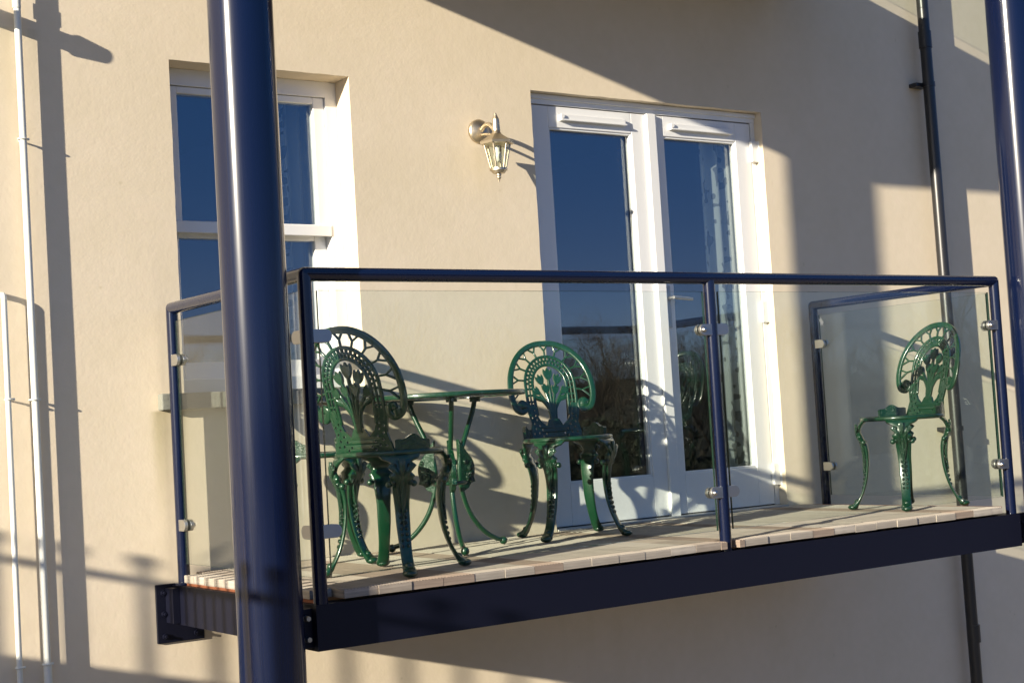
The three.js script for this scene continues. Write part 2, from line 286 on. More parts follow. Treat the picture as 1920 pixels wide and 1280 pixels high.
// ------------------------------------------------------------------ wall lantern
{
  const L = thing('wall_lantern', 'brushed metal wall lantern left of the patio doors', 'wall lamp', [1.606, 0, 0]);
  put('backplate', new THREE.LatheGeometry([[0, 0.034], [0.02, 0.033], [0.034, 0.028], [0.05, 0.018], [0.058, 0.012], [0.058, 0.0], [0, 0]].map(p => new THREE.Vector2(...p)), 36).rotateX(Math.PI / 2).translate(0, 1.926, 0), M.brass, L);
  put('arm', [sweep(curve([V(0, 1.92, 0.02), V(0, 1.945, 0.06), V(0, 1.94, 0.1), V(0, 1.9, 0.142)], 14), 0.011, 0.011, V(1, 0, 0), 10, 1), sweep(curve([V(0, 1.905, 0.025), V(0, 1.9, 0.07), V(0, 1.885, 0.13)], 10), 0.007, 0.007, V(1, 0, 0), 8, 1)], M.brass, L);
  const zc = 0.15, hex = (r, y) => [...Array(6)].map((_, i) => V(r * Math.cos(i * Math.PI / 3 + 0.35), y, zc + r * Math.sin(i * Math.PI / 3 + 0.35)));
  const roof = new THREE.CylinderGeometry(0.024, 0.083, 0.038, 6, 1).rotateY(-0.35 + Math.PI / 2).translate(0, 1.868, zc).toNonIndexed(); roof.computeVertexNormals();
  const eave = new THREE.CylinderGeometry(0.083, 0.08, 0.012, 6, 1).rotateY(-0.35 + Math.PI / 2).translate(0, 1.8428, zc).toNonIndexed(); eave.computeVertexNormals();
  put('roof', [roof, eave, rod(V(0, 1.886, zc), V(0, 1.9, zc), 0.024, 0.017)], M.brass, L);
  put('finial', [rod(V(0, 1.9, zc), V(0, 1.955, zc), 0.0195, 0.0165), rod(V(0, 1.955, zc), V(0, 1.972, zc), 0.0165, 0.009), rod(V(0, 1.972, zc), V(0, 1.986, zc), 0.0085, 0.004)], M.brass, L);
  const top = hex(0.062, 1.836), bot = hex(0.036, 1.722);
  for (let i = 0; i < 6; i++) {
    put('corner_bar', rod(top[i], bot[i], 0.0048, 0.0048, 8), M.brass, L);
    const a = top[i], b = top[(i + 1) % 6], c = bot[(i + 1) % 6], d = bot[i], q = new THREE.BufferGeometry();
    const n = b.clone().sub(a).cross(d.clone().sub(a)).normalize().multiplyScalar(0.0015), P = [];
    for (const s of [1, -1]) for (const v of [a, b, c, d]) { const w = v.clone().addScaledVector(n, s); P.push(w.x, w.y, w.z); }
    q.setAttribute('position', new THREE.Float32BufferAttribute(P, 3)); q.setAttribute('uv', new THREE.Float32BufferAttribute(new Array(16).fill(0), 2)); q.setIndex([0, 1, 2, 0, 2, 3, 5, 4, 7, 5, 7, 6]);
    const qq = q.toNonIndexed(); qq.computeVertexNormals();
    put('glass_pane', qq, M.lampGlass, L);
  }
  put('base', [new THREE.CylinderGeometry(0.043, 0.043, 0.012, 6).rotateY(-0.35 + Math.PI / 2).translate(0, 1.718, zc), new THREE.CylinderGeometry(0.036, 0.03, 0.012, 6).rotateY(-0.35 + Math.PI / 2).translate(0, 1.706, zc), rod(V(0, 1.7, zc), V(0, 1.69, zc), 0.012), ball(V(0, 1.682, zc), 0.011), rod(V(0, 1.676, zc), V(0, 1.66, zc), 0.006, 0.002)], M.brass, L);
  put('bulb', [rod(V(0, 1.83, zc), V(0, 1.8, zc), 0.013), ball(V(0, 1.78, zc), 0.02, 1, 1.4, 1)], std(0.75, 0.75, 0.72, 0.2), L);
}

// ------------------------------------------------------------------ balcony
const ZR = 1.265, ZD = 1.3, XR = 3.7055, XM = 1.8562, ZB = 0.07, RY = 1.08, RR = 0.0245;
const balcony = thing('balcony', 'steel balcony with navy rails, glass panels and grooved timber deck', 'balcony', [0, 0, 0]);
{
  const r = rng(21);
  // grooved deck boards, each a piece of its own
  const profile = w => { const s = new THREE.Shape(), t = 0.03, n = Math.max(2, Math.round(w / 0.0128)); s.moveTo(0, -t); s.lineTo(w, -t); s.lineTo(w, -0.003); s.lineTo(w - 0.003, 0);
    for (let i = n - 1; i > 0; i--) { const x = w * i / n; s.lineTo(x + 0.0034, 0); s.lineTo(x + 0.0018, -0.0034); s.lineTo(x - 0.0018, -0.0034); s.lineTo(x - 0.0034, 0); }
    s.lineTo(0.003, 0); s.lineTo(0, -0.003); s.lineTo(0, -t); return s; };
  const ext = (w, l) => { const g = new THREE.ExtrudeGeometry(profile(w), { depth: l, bevelEnabled: false, curveSegments: 1 }), u = g.attributes.uv, k = g.groups[0]; for (let i = k.start; i < k.start + k.count; i++) { const a = u.getX(i), b = u.getY(i); u.setXY(i, b * 1.2, a * 1.5); } return g; };
  const deckMats = woodTone.map(t => { const c = t.clone(); c.repeat.set(3, 0.35); c.needsUpdate = true; return new THREE.MeshStandardMaterial({ map: c, roughness: 0.9 }); });
  const full = ext(0.1305, ZD - 0.014), P = 0.1325, edges = [];
  for (let k = -1; k < 26; k++) edges.push(0.207 + P * k);
  for (const x of edges) {
    const x0 = x, x1 = x + 0.1305, tone = deckMats[[0, 0, 2, 1, 0, 2, 3, 0][Math.floor(r() * 8)]];
    let m;
    if (x0 < XM && x1 > XM + 0.03) {                              // the board notched round the middle post
      m = put('deck_board', [move(ext(0.033, ZD - 0.014), x0, 0, 0.014), move(ext(x1 - 1.9, ZD - 0.014), 1.9, 0, 0.014), move(ext(1.9 - x0 - 0.034, ZD - 0.1), x0 + 0.0335, 0, 0.014)], tone, balcony);
    } else if (x1 > 3.6) continue;
    else { m = put('deck_board', move(full.clone(), x0, 0, 0.014), tone, balcony); }
    m.position.y = (r() - 0.5) * 0.003; m.position.z = (r() - 0.6) * 0.008;
  }
  put('deck_board', move(ext(0.079, ZD - 0.014), 3.5185, 0, 0.012), deckMats[2], balcony);
  for (let k = 0; k < 11; k++) { const z0 = 0.1 + k * 0.101; const g = ext(0.084, 0.0975).rotateY(0).translate(-0.012, 0, z0); const m = put('edge_board', g, deckMats[k % 3 === 1 ? 2 : 0], balcony); m.position.y = (r() - 0.5) * 0.003; }
  put('edge_strip', box(-0.006, 0.03, -0.046, -0.0315, 0.09, 1.24), M.rust, balcony); put('edge_strip', box(3.602, 3.66, -0.036, -0.004, 0.03, 1.25), M.rust, balcony);
  // joists and beams
  for (let z = 0.12; z < 1.2; z += 0.36) put('joist', box(0.03, 3.66, -0.12, -0.0325, z, z + 0.045), std(0.2, 0.13, 0.08, 0.9), balcony);
  const top = -0.042, bot = -0.197;
  put('front_beam', [box(-0.03, 3.74, bot, top, 1.268, 1.288), box(-0.03, 3.74, top - 0.012, top - 0.0002, 1.2, 1.268), box(-0.03, 3.74, bot + 0.0002, bot + 0.012, 1.2, 1.268)], M.navyBeam, balcony);
  const side = (x, s) => [box(Math.min(x, x + s * 0.012), Math.max(x, x + s * 0.012), bot, top, 0.012, 1.2675), box(Math.min(x + s * 0.012, x + s * 0.06), Math.max(x + s * 0.012, x + s * 0.06), top - 0.012, top - 0.0003, 0.012, 1.199), box(Math.min(x + s * 0.012, x + s * 0.06), Math.max(x + s * 0.012, x + s * 0.06), bot + 0.0003, bot + 0.012, 0.012, 1.199)];
  put('side_beam', side(-0.03, 1), M.navyBeam, balcony); put('side_beam', side(3.74, -1), M.navyBeam, balcony);
  const plate = x => { const p = put('wall_plate', rbox(x - 0.1, x + 0.1, -0.272, -0.036, 0.0005, 0.012, 0.002), M.navyBeam, balcony);
    for (const [dx, y] of [[-0.07, -0.07], [-0.07, -0.155], [-0.07, -0.245], [0.065, -0.245]]) put('bolt', [rod(V(x + dx, y, 0.012), V(x + dx, y, 0.022), 0.012, 0.011, 6), rod(V(x + dx, y, 0.022), V(x + dx, y, 0.034), 0.006, 0.005, 10)], M.navyBeam, p); };
  plate(0.0); plate(3.71);
  put('beam_angle', [box(-0.06, -0.031, -0.19, -0.05, 0.0125, 0.09)], M.navyBeam, balcony);
  const link = put('column_bracket', [rbox(-0.2, -0.0305, -0.185, -0.055, 1.24, 1.256, 0.002), rbox(-0.2, -0.165, -0.185, -0.055, 1.256, 1.34, 0.002)], M.navyBeam, balcony);
  for (const y of [-0.085, -0.155]) put('bolt', rod(V(-0.055, y, 1.256), V(-0.055, y, 1.28), 0.011, 0.009, 6), M.steel, link);
  const link2 = put('column_bracket', [rbox(3.741, 3.93, -0.19, -0.045, 1.24, 1.258, 0.002)], M.navyBeam, balcony);
  for (const [x, y] of [[3.775, -0.085], [3.775, -0.155]]) put('bolt', rod(V(x, y, 1.256), V(x, y, 1.275), 0.011, 0.009, 6), M.navyBeam, link2);
  // posts
  const post = (x, z, y0, y1) => put('post', [rod(V(x, y0, z), V(x, y1, z), RR, RR, 28), ...(z < 0.5 ? [rod(V(x, -0.041, z), V(x, -0.03, z), 0.042, 0.042, 24)] : [])], M.navy, balcony);
  for (const x of [0, XM, XR]) post(x, ZR, -0.0415, x === XM ? RY - 0.01 : RY);
  for (const x of [0, XR]) post(x, ZB, -0.041, RY);
  // handrail with mitred corners
  const tubeLine = pts => sweep(pts, RR, RR, V(0, 1, 0), 24, 1);
  put('handrail', [tubeLine([V(0, RY, ZB - 0.0), V(0, RY, ZR)]), tubeLine([V(0, RY, ZR), V(XR, RY, ZR)]), tubeLine([V(XR, RY, ZR), V(XR, RY, ZB)]), ...[[0, ZB], [0, ZR], [XR, ZR], [XR, ZB]].map(([x, z]) => ball(V(x, RY, z), RR * 1.002, 1, 1, 1, 20))], M.navy, balcony);
  // glass panels: pane with polished green edges
  const panel = (x0, x1, z0, z1) => {
    const y0 = 0.045, y1 = 1.024, e = 0.0006; const alongX = Math.abs(x1 - x0) > Math.abs(z1 - z0);
    const p = put('glass_panel', box(x0, x1, y0, y1, z0, z1), M.glass, balcony);
    const strips = alongX ? [box(x0 - e, x0 - 0.0001, y0, y1, z0, z1), box(x1 + 0.0001, x1 + e, y0, y1, z0, z1), box(x0, x1, y1 + 0.0001, y1 + e, z0, z1), box(x0, x1, y0 - e, y0 - 0.0001, z0, z1)] : [box(x0, x1, y0, y1, z0 - e, z0 - 0.0001), box(x0, x1, y0, y1, z1 + 0.0001, z1 + e), box(x0, x1, y1 + 0.0001, y1 + e, z0, z1), box(x0, x1, y0 - e, y0 - 0.0001, z0, z1)];
    put('polished_edge', strips, M.glassEdge, p);
    return p;
  };
  panel(0.045, XM - 0.04, ZR - 0.005, ZR + 0.005); panel(XM + 0.045, XR - 0.055, ZR - 0.005, ZR + 0.005);
  panel(-0.005, 0.005, ZB + 0.04, ZR - 0.045);
  const rp = panel(XR - 0.005, XR + 0.005, ZB + 0.04, ZR - 0.05);
  // clamps: rounded plates either side of the glass with a round cap
  const cap = (l, w, t) => { const s = new THREE.Shape(); s.moveTo(0, -w); s.lineTo(l - w, -w); s.absarc(l - w, 0, w, -Math.PI / 2, Math.PI / 2); s.lineTo(0, w); return new THREE.ExtrudeGeometry(s, { depth: t, bevelEnabled: true, bevelSize: 0.0015, bevelThickness: 0.0015, bevelSegments: 2, curveSegments: 14 }); };
  const clamp = (x, y, z, turn, l = 0.075, side = 1) => {
    const c = put('glass_clamp', [cap(l, 0.0215, 0.011).translate(0, 0, 0.007), cap(l, 0.0215, 0.011).translate(0, 0, -0.018)].map(g => g.rotateY(turn).translate(x, y, z)), M.satin, balcony);
    const tip = V(l - 0.018, 0, 0).applyAxisAngle(V(0, 1, 0), turn), n = V(0, 0, 1).applyAxisAngle(V(0, 1, 0), turn);
    put('screw_cap', [ball(V(x + tip.x - side * n.x * 0.021, y, z + tip.z - side * n.z * 0.021), 0.012, 1, 1, 1, 12)], M.steel, c);
    return c;
  };
  for (const y of [0.866, 0.199]) {
    clamp(0.01, y, ZR, 0); clamp(XM - 0.015, y, ZR, Math.PI, 0.062); clamp(XM + 0.015, y, ZR, 0, 0.062); clamp(XR - 0.012, y, ZR, Math.PI);
    clamp(0, y, ZB + 0.01, -Math.PI / 2, 0.07); clamp(0, y, ZR - 0.01, Math.PI / 2, 0.07, -1); clamp(XR, y, ZB + 0.01, -Math.PI / 2, 0.07); clamp(XR, y, ZR - 0.01, Math.PI / 2, 0.07);
  }
  // small white bird transfer on the right hand panel
  const b = new THREE.Shape([[0, 0], [0.012, 0.012], [0.02, 0.03], [0.026, 0.012], [0.034, 0.02], [0.03, 0.004], [0.022, -0.008], [0.024, -0.02], [0.014, -0.012], [0.004, -0.026], [0.006, -0.008]].map(p => new THREE.Vector2(...p)));
  put('bird_transfer', new THREE.ExtrudeGeometry(b, { depth: 0.0006, bevelEnabled: false }).rotateY(Math.PI / 2).translate(XR - 0.0062, 0.985, 0.148), M.whiteDecal, rp);
}
{
  const up = balcony.clone(); up.name = numbered('balcony'); up.position.y = 3.1;
  tag(up, 'upper balcony one floor above, out of view', 'balcony'); scene.add(up);
}
// columns
{
  const col = (x, z, label) => { const c = thing('steel_column', label, 'column', [x, 0, z], 0);
    put('shaft', new THREE.CylinderGeometry(0.1095, 0.1095, 9.6, 72, 1).translate(0, 1.75, 0), M.navy, c);
    put('base_plate', rbox(-0.2, 0.2, -3.08, -3.05, -0.2, 0.2, 0.004), M.navyBeam, c); return c; };
  col(-0.205, 1.3, 'thick navy steel column at the left end of the balcony');
  col(3.886, 1.342, 'navy steel column at the right edge, beyond the balcony');
}

// ------------------------------------------------------------------ cast garden chairs and table
const SEAT = 0.447;
function makeChair() {
  const root = new THREE.Group();
  // seat: rim and pierced lattice
  const rim = new THREE.LatheGeometry([[0.186, -0.004], [0.2, -0.012], [0.206, -0.004], [0.205, 0.006], [0.198, 0.01], [0.186, 0.006], [0.186, -0.004]].map(p => new THREE.Vector2(...p)), 48).translate(0, SEAT, 0);
  const lat = [];
  for (const r of [0.15, 0.112, 0.074, 0.034]) lat.push(new THREE.TorusGeometry(r, 0.006, 6, 36).rotateX(Math.PI / 2).scale(1, 0.6, 1).translate(0, SEAT, 0));
  for (let i = 0; i < 32; i++) { const a = i / 32 * 2 * Math.PI, c = Math.cos(a), s = Math.sin(a), o = i % 2 ? 0.074 : 0.034; lat.push(sweep([V(o * c, SEAT, o * s), V(0.19 * c, SEAT, 0.19 * s)], 0.006, 0.0035, V(0, 1, 0), 6)); }
  lat.push(new THREE.CylinderGeometry(0.03, 0.03, 0.007, 20).translate(0, SEAT, 0));
  put('seat', [rim, ...lat], M.green, root);
  // four cabriole legs
  const prof = [[0.185, SEAT - 0.008], [0.203, 0.418], [0.214, 0.385], [0.206, 0.352], [0.19, 0.325], [0.181, 0.28], [0.182, 0.22], [0.193, 0.15], [0.214, 0.085], [0.24, 0.038], [0.262, 0.016]];
  for (let q = 0; q < 4; q++) {
    const a = Math.PI / 4 + q * Math.PI / 2, c = Math.cos(a), s = Math.sin(a), tan = V(-s, 0, c);
    const at = (r, y, t = 0) => V(r * c + tan.x * t, y, r * s + tan.z * t);
    const path = curve(prof.map(([r, y]) => at(r, y)), 48);
    const wide = ramp([[0, 0.08], [0.06, 0.072], [0.13, 0.04], [0.19, 0.03], [0.235, 0.036], [0.265, 0.05], [0.3, 0.043], [0.4, 0.034], [0.6, 0.027], [0.82, 0.022], [0.93, 0.023], [1, 0.027]]);
    const deep = ramp([[0, 0.011], [0.2, 0.0095], [0.27, 0.015], [0.34, 0.0125], [0.6, 0.0082], [0.85, 0.007], [0.94, 0.013], [1, 0.014]]);
    const rad = V(c, 0.001, s);
    const leg = put('leg', [sweep(path, wide, deep, tt => rad.clone(), 10, 0.7), ball(at(0.266, 0.015), 0.022, 1.2, 0.68, 1.2), ball(at(0.193, 0.333, 0.046), 0.0125), ball(at(0.193, 0.333, -0.046), 0.0125), ball(at(0.244, 0.04), 0.015, 1, 0.9, 1)], M.green, root);
    const leaf = [];
    for (const t of [-1, 1]) {
      leaf.push(sweep(curve([at(0.222, 0.405, t * 0.045), at(0.224, 0.37, t * 0.018), at(0.203, 0.32, t * 0.014), at(0.194, 0.25, t * 0.006)], 14), ramp([[0, 0.012], [0.5, 0.009], [1, 0.003]]), 0.006, rad, 6));
      leaf.push(ball(at(0.219, 0.395, t * 0.028), 0.01, 1.1, 1.3, 1.1, 6), ball(at(0.205, 0.34, t * 0.03), 0.011, 1, 1.3, 1, 6));
      for (let k = 0; k < 7; k++) leaf.push(ball(at(0.1955 + 0.0012 * k * k * 0.35, 0.235 - k * 0.021, t * 0.009), 0.0065, 1, 1.2, 1, 5));
    }
    leaf.push(sweep(curve([at(0.225, 0.425), at(0.226, 0.385), at(0.207, 0.33), at(0.197, 0.25), at(0.2, 0.18)], 14), ramp([[0, 0.013], [0.5, 0.009], [1, 0.003]]), 0.007, rad, 6));
    put('leaf_ornament', leaf, M.greenCast, leg);
  }
  // back: a fan, curved in plan and leaning back; (u, v) on its face
  const S = (u, v, w = 0) => V(-0.168 - 0.13 * Math.pow(v / 0.45, 1.2) + 0.8 * u * u + w, SEAT + v * 1.012, u);
  const nrm = V(1, 0.22, 0);
  const L2 = (pts, n) => curve(pts.map(p => S(...p)), n);
  const mirror = p => [...p.map(([u, v]) => [-u, v]).reverse(), ...p];
  const outer = [[0.0, 0.452], [0.055, 0.446], [0.115, 0.418], [0.162, 0.37], [0.193, 0.305], [0.203, 0.235], [0.198, 0.18], [0.182, 0.143], [0.155, 0.131], [0.137, 0.146], [0.14, 0.168], [0.157, 0.174], [0.164, 0.16]];
  const full = [...outer.map(([u, v]) => [-u, v]).reverse().slice(0, -1), ...outer];
  const back = put('backrest', [sweep(L2(full.map(([u, v]) => [u * 0.985, v * 0.99]), 110), 0.014, 0.009, nrm, 8), ...[-1, 1].map(t => sweep([S(t * 0.158, 0.152, -0.004), S(t * 0.158, 0.152, 0.006)], 0.026, 0.026, V(0, 1, 0), 16, 1))], M.green, root);
  // honeycomb between rim and band
  const comb = [], bandR = t => [0.12 * Math.sin(t), 0.25 + 0.135 * Math.cos(t)], rimR = t => [0.199 * Math.sin(t), 0.243 + 0.205 * Math.cos(t)];
  const midR = (t, k) => { const a = bandR(t), b = rimR(t); return [a[0] + (b[0] - a[0]) * k, a[1] + (b[1] - a[1]) * k]; };
  for (let i = -5; i <= 5; i++) {
    const t = i * 0.345, d = 0.128, n = midR(t, 0.46);
    comb.push(sweep([S(...bandR(t)), S(...n)], 0.0044, 0.005, nrm, 6), sweep([S(...n), S(...rimR(t - d))], 0.0042, 0.005, nrm, 6), sweep([S(...n), S(...rimR(t + d))], 0.0042, 0.005, nrm, 6));
  }
  put('honeycomb', comb, M.green, back);
  // pierced double band
  const ring = k => { const o = []; for (let i = -16; i <= 16; i++) { const t = i / 16 * 1.62; o.push([(0.12 - 0.037 * k) * Math.sin(t), 0.25 + (0.135 - 0.04 * k) * Math.cos(t)]); } const e = o[32], x = e[0]; o.push([x, 0.2], [x * 0.97 - 0.0, 0.15], [x * 0.93, 0.11]); o.unshift([-x * 0.93, 0.11], [-x * 0.97, 0.15], [-x, 0.2]); return o; };
  const band = [0, 0.5, 1].map(k => sweep(L2(ring(k), 90), k === 0.5 ? 0.004 : 0.007, 0.006, nrm, 6));
  for (let i = -9; i <= 9; i++) for (const [k0, k1, o] of [[0, 0.5, 0], [0.5, 1, 0.5]]) { const t = (i + o) * 0.165, q = k => S((0.12 - 0.037 * k) * Math.sin(t), 0.25 + (0.135 - 0.04 * k) * Math.cos(t)); band.push(sweep([q(k0), q(k1)], 0.006, 0.005, nrm, 6)); }
  for (const t of [-1, 1]) for (let j = 0; j < 4; j++) { const v = 0.235 - j * 0.03; band.push(sweep([S(t * 0.083, v), S(t * 0.12, v)], 0.005, 0.005, nrm, 6)); }
  put('pierced_band', band, M.green, back);
  // lower panel with small holes, bent on to the fan
  const bend = g => { const p = g.attributes.position; for (let i = 0; i < p.count; i++) { const q = S(p.getX(i), p.getY(i), p.getZ(i)); p.setXYZ(i, q.x, q.y, q.z); } g.computeVertexNormals(); return g; };
  const sh = new THREE.Shape([[-0.13, 0], [-0.122, 0.035], [-0.113, 0.075], [-0.124, 0.12], [-0.13, 0.16], [-0.091, 0.165], [-0.083, 0.12], [-0.066, 0.085], [-0.04, 0.062], [-0.025, 0.09], [0, 0.104], [0.025, 0.09], [0.04, 0.062], [0.066, 0.085], [0.083, 0.12], [0.091, 0.165], [0.13, 0.16], [0.124, 0.12], [0.113, 0.075], [0.122, 0.035], [0.13, 0]].map(p => new THREE.Vector2(...p)));
  for (const [u, v] of [[0.095, 0.135], [0.112, 0.125], [0.09, 0.112], [0.107, 0.1], [0.085, 0.09], [0.1, 0.075], [0.075, 0.065], [0.095, 0.05], [0.062, 0.045], [0.08, 0.03], [0.105, 0.028], [0.045, 0.025], [0.06, 0.015]]) for (const t of [-1, 1]) { const h = new THREE.Path(); h.absellipse(t * u, v, 0.0042, 0.0052, 0, Math.PI * 2, true); sh.holes.push(h); }
  put('pierced_panel', bend(new THREE.ExtrudeGeometry(sh, { depth: 0.011, bevelEnabled: false, curveSegments: 7 }).translate(0, 0, -0.0055).toNonIndexed()), M.green, back);
  // tulip spray
  const fl = [], petal = (u, v, ang, k) => { const s = new THREE.Shape(); s.moveTo(-0.007, 0); s.quadraticCurveTo(-0.027, 0.022, -0.02, 0.05); s.lineTo(-0.011, 0.038); s.lineTo(0, 0.056); s.lineTo(0.011, 0.038); s.lineTo(0.02, 0.05); s.quadraticCurveTo(0.027, 0.022, 0.007, 0); const g = new THREE.ExtrudeGeometry(s, { depth: 0.01, bevelEnabled: true, bevelSize: 0.002, bevelThickness: 0.003, bevelSegments: 1, curveSegments: 5 }).translate(0, 0, -0.005).scale(k, k, 1).rotateZ(-ang).translate(u, v, 0); return bend(g.toNonIndexed()); };
  for (const [u, v, a, k] of [[0, 0.278, 0, 0.95], [0.036, 0.256, 0.3, 0.85], [-0.036, 0.256, -0.3, 0.85], [0.056, 0.21, 0.72, 0.72], [-0.056, 0.21, -0.72, 0.72], [0.018, 0.215, 0.12, 0.75], [-0.022, 0.21, -0.16, 0.75]]) {
    fl.push(petal(u, v, a, k), sweep(L2([[u * 0.12, 0.08], [u * 0.35, 0.08 + (v - 0.08) * 0.55], [u, v + 0.008]], 10), ramp([[0, 0.01], [0.5, 0.0075], [1, 0.0065]]), 0.007, nrm, 6));
  }
  for (const t of [-1, 1]) fl.push(sweep(L2([[t * 0.008, 0.12], [t * 0.04, 0.18], [t * 0.072, 0.195], [t * 0.082, 0.215]], 12), ramp([[0, 0.006], [0.5, 0.013], [1, 0.004]]), 0.006, nrm, 6));
  put('tulip_spray', fl, M.green, back);
  // scalloped side wings standing on the seat rim
  for (const t of [-1, 1]) {
    const pos = [], idx = [], n = 22, R0 = 0.186, R1 = 0.2;
    for (let i = 0; i <= n; i++) { const f = i / n, a = Math.PI - t * (0.7 + f * 0.72), h = 0.018 + 0.042 * Math.pow(Math.sin(Math.PI * Math.min(1, 0.12 + f * 0.8)), 0.7) + 0.006 * Math.cos(f * 12.6); for (const [r, y] of [[R1, SEAT + 0.004], [R1 + 0.004, SEAT + h], [R0 + 0.004, SEAT + h], [R0, SEAT + 0.004]]) pos.push(r * Math.cos(a), y, r * Math.sin(a)); }
    for (let i = 0; i < n; i++) for (let k = 0; k < 4; k++) { const a = i * 4 + k, b = i * 4 + (k + 1) % 4; idx.push(a, a + 4, b, b, a + 4, b + 4); }
    idx.push(0, 1, 2, 0, 2, 3, n * 4, n * 4 + 2, n * 4 + 1, n * 4, n * 4 + 3, n * 4 + 2);
    if (t < 0) for (let i = 0; i < idx.length; i += 3) [idx[i], idx[i + 1]] = [idx[i + 1], idx[i]];
    const g = new THREE.BufferGeometry(); g.setAttribute('position', new THREE.Float32BufferAttribute(pos, 3)); g.setAttribute('uv', new THREE.Float32BufferAttribute(new Array(pos.length / 3 * 2).fill(0).map((_, i) => pos[Math.floor(i / 2) * 3 + (i % 2)]), 2)); g.setIndex(idx);
    const gg = g.toNonIndexed(); gg.computeVertexNormals();
    put('side_wing', gg, M.greenCast, root);
  }
  return root;
}
{
  const proto = makeChair(); let first = true;
  const chair = (x, z, fx, fz, label) => { const c = first ? proto : proto.clone(); first = false; c.name = numbered('garden_chair'); c.position.set(x, 0.001, z); c.rotation.y = Math.atan2(-fz, fx); tag(c, label, 'chair', 'green cast metal garden chairs on the balcony'); scene.add(c); };
  chair(0.48, 0.95, 0.9, -0.44, 'green cast metal chair nearest the left column, its back turned outward');
  chair(1.745, 0.375, -0.32, 0.95, 'green cast metal chair in front of the left patio door, beside the table');
  chair(3.46, 0.85, -0.99, -0.1, 'green cast metal chair standing alone at the right end of the deck');
  chair(0.505, 0.3, 0.92, 0.39, 'green cast metal chair under the window, mostly hidden behind the left column');
}
{
  const t = thing('bistro_table', 'round green cast metal table between the chairs by the wall', 'table', [1.095, 0.001, 0.375]), R = 0.352, Y = 0.664, list = [];
  list.push(new THREE.LatheGeometry([[R - 0.03, -0.008], [R - 0.004, -0.011], [R, -0.006], [R, 0.006], [R - 0.006, 0.01], [R - 0.03, 0.008], [R - 0.03, -0.008]].map(p => new THREE.Vector2(...p)), 72).translate(0, Y, 0));
  for (const [r, w] of [[0.27, 0.011], [0.2, 0.012], [0.13, 0.013], [0.06, 0.03]]) list.push(new THREE.TorusGeometry(r, w, 6, 48).rotateX(Math.PI / 2).scale(1, 0.4, 1).translate(0, Y, 0));
  for (let i = 0; i < 40; i++) { const a = i / 40 * 2 * Math.PI, c = Math.cos(a), s = Math.sin(a), o = i % 2 ? 0.13 : 0.05; list.push(sweep([V(o * c, Y, o * s), V((R - 0.01) * c, Y, (R - 0.01) * s)], 0.013, 0.0045, V(0, 1, 0), 6)); }
  put('tabletop', list, M.green, t);
  for (const deg of [-125, -6, 112]) {
    const a = deg * Math.PI / 180, c = Math.cos(a), s = Math.sin(a), tan = V(-s, 0, c), at = (r, y, k = 0) => V(r * c + tan.x * k, y, r * s + tan.z * k);
    const leg = put('leg', [sweep(curve([[0.17, Y - 0.012], [0.155, 0.6], [0.11, 0.5], [0.075, 0.42], [0.062, 0.34], [0.07, 0.25], [0.11, 0.15], [0.18, 0.07], [0.25, 0.03], [0.285, 0.022]].map(p => at(...p)), 50), 0.0108, 0.0108, V(-s, 0.001, c), 10, 0.9), ball(at(0.287, 0.018), 0.018), rod(at(0.17, Y - 0.03), at(0.17, Y - 0.008), 0.024, 0.024)], M.green, t);
    const s2 = new THREE.Shape(); s2.moveTo(0.06, 0.47); s2.quadraticCurveTo(0.085, 0.43, 0.115, 0.4); s2.quadraticCurveTo(0.15, 0.36, 0.13, 0.31); s2.lineTo(0.137, 0.29); s2.lineTo(0.115, 0.285); s2.lineTo(0.1, 0.265); s2.lineTo(0.07, 0.25); s2.lineTo(0.062, 0.34);
    const lf = new THREE.ExtrudeGeometry(s2, { depth: 0.014, bevelEnabled: true, bevelSize: 0.003, bevelThickness: 0.004, bevelSegments: 2, curveSegments: 8 }).translate(0, 0, -0.007);
    const p = lf.attributes.position; for (let i = 0; i < p.count; i++) { const q = at(p.getX(i), p.getY(i), p.getZ(i)); p.setXYZ(i, q.x, q.y, q.z); } lf.computeVertexNormals();
    const bits = [lf], r = rng(60); for (let k = 0; k < 26; k++) { const u = r(), v = r(); bits.push(ball(at(0.075 + 0.05 * u, 0.29 + 0.1 * v - 0.05 * (1 - u) * 0.2, (k % 2 ? 1 : -1) * 0.011), 0.006 + 0.005 * r(), 1, 1.2, 1, 5)); }
    put('leaf_ornament', bits, M.greenCast, leg);
  }
  put('centre_ring', new THREE.TorusGeometry(0.07, 0.009, 8, 30).rotateX(Math.PI / 2).translate(0, 0.29, 0), M.green, t);
}

// ------------------------------------------------------------------ neighbouring railing on a low wall, out of frame to the left
{
  const w = thing('parapet_wall', 'cream parapet wall at the left of the building, out of view', 'wall', [-3.5, 0, 0.309]);
  put('body', box(-0.1, 0.1, -3.08, 0.438, 0.3, 3.4), M.render, w);
  put('coping', rbox(-0.13, 0.13, 0.438, 0.483, 0.28, 3.42, 0.006), M.stone, w);
  const f = thing('picket_railing', 'navy picket railing on the parapet wall, out of view', 'railing', [-3.5, 0.483, 0.309]);
  put('top_rail', box(-0.02, 0.02, 0.385, 0.41, 0.33, 3.38), M.navy, f);
  for (let z = 0.36; z < 3.3; z += 0.092) put('picket', [rod(V(0, 0, z), V(0, 0.47, z), 0.011, 0.011, 8), rod(V(0, 0.46, z), V(0, 0.5, z), 0.021, 0.021, 10)], M.navy, f);
}

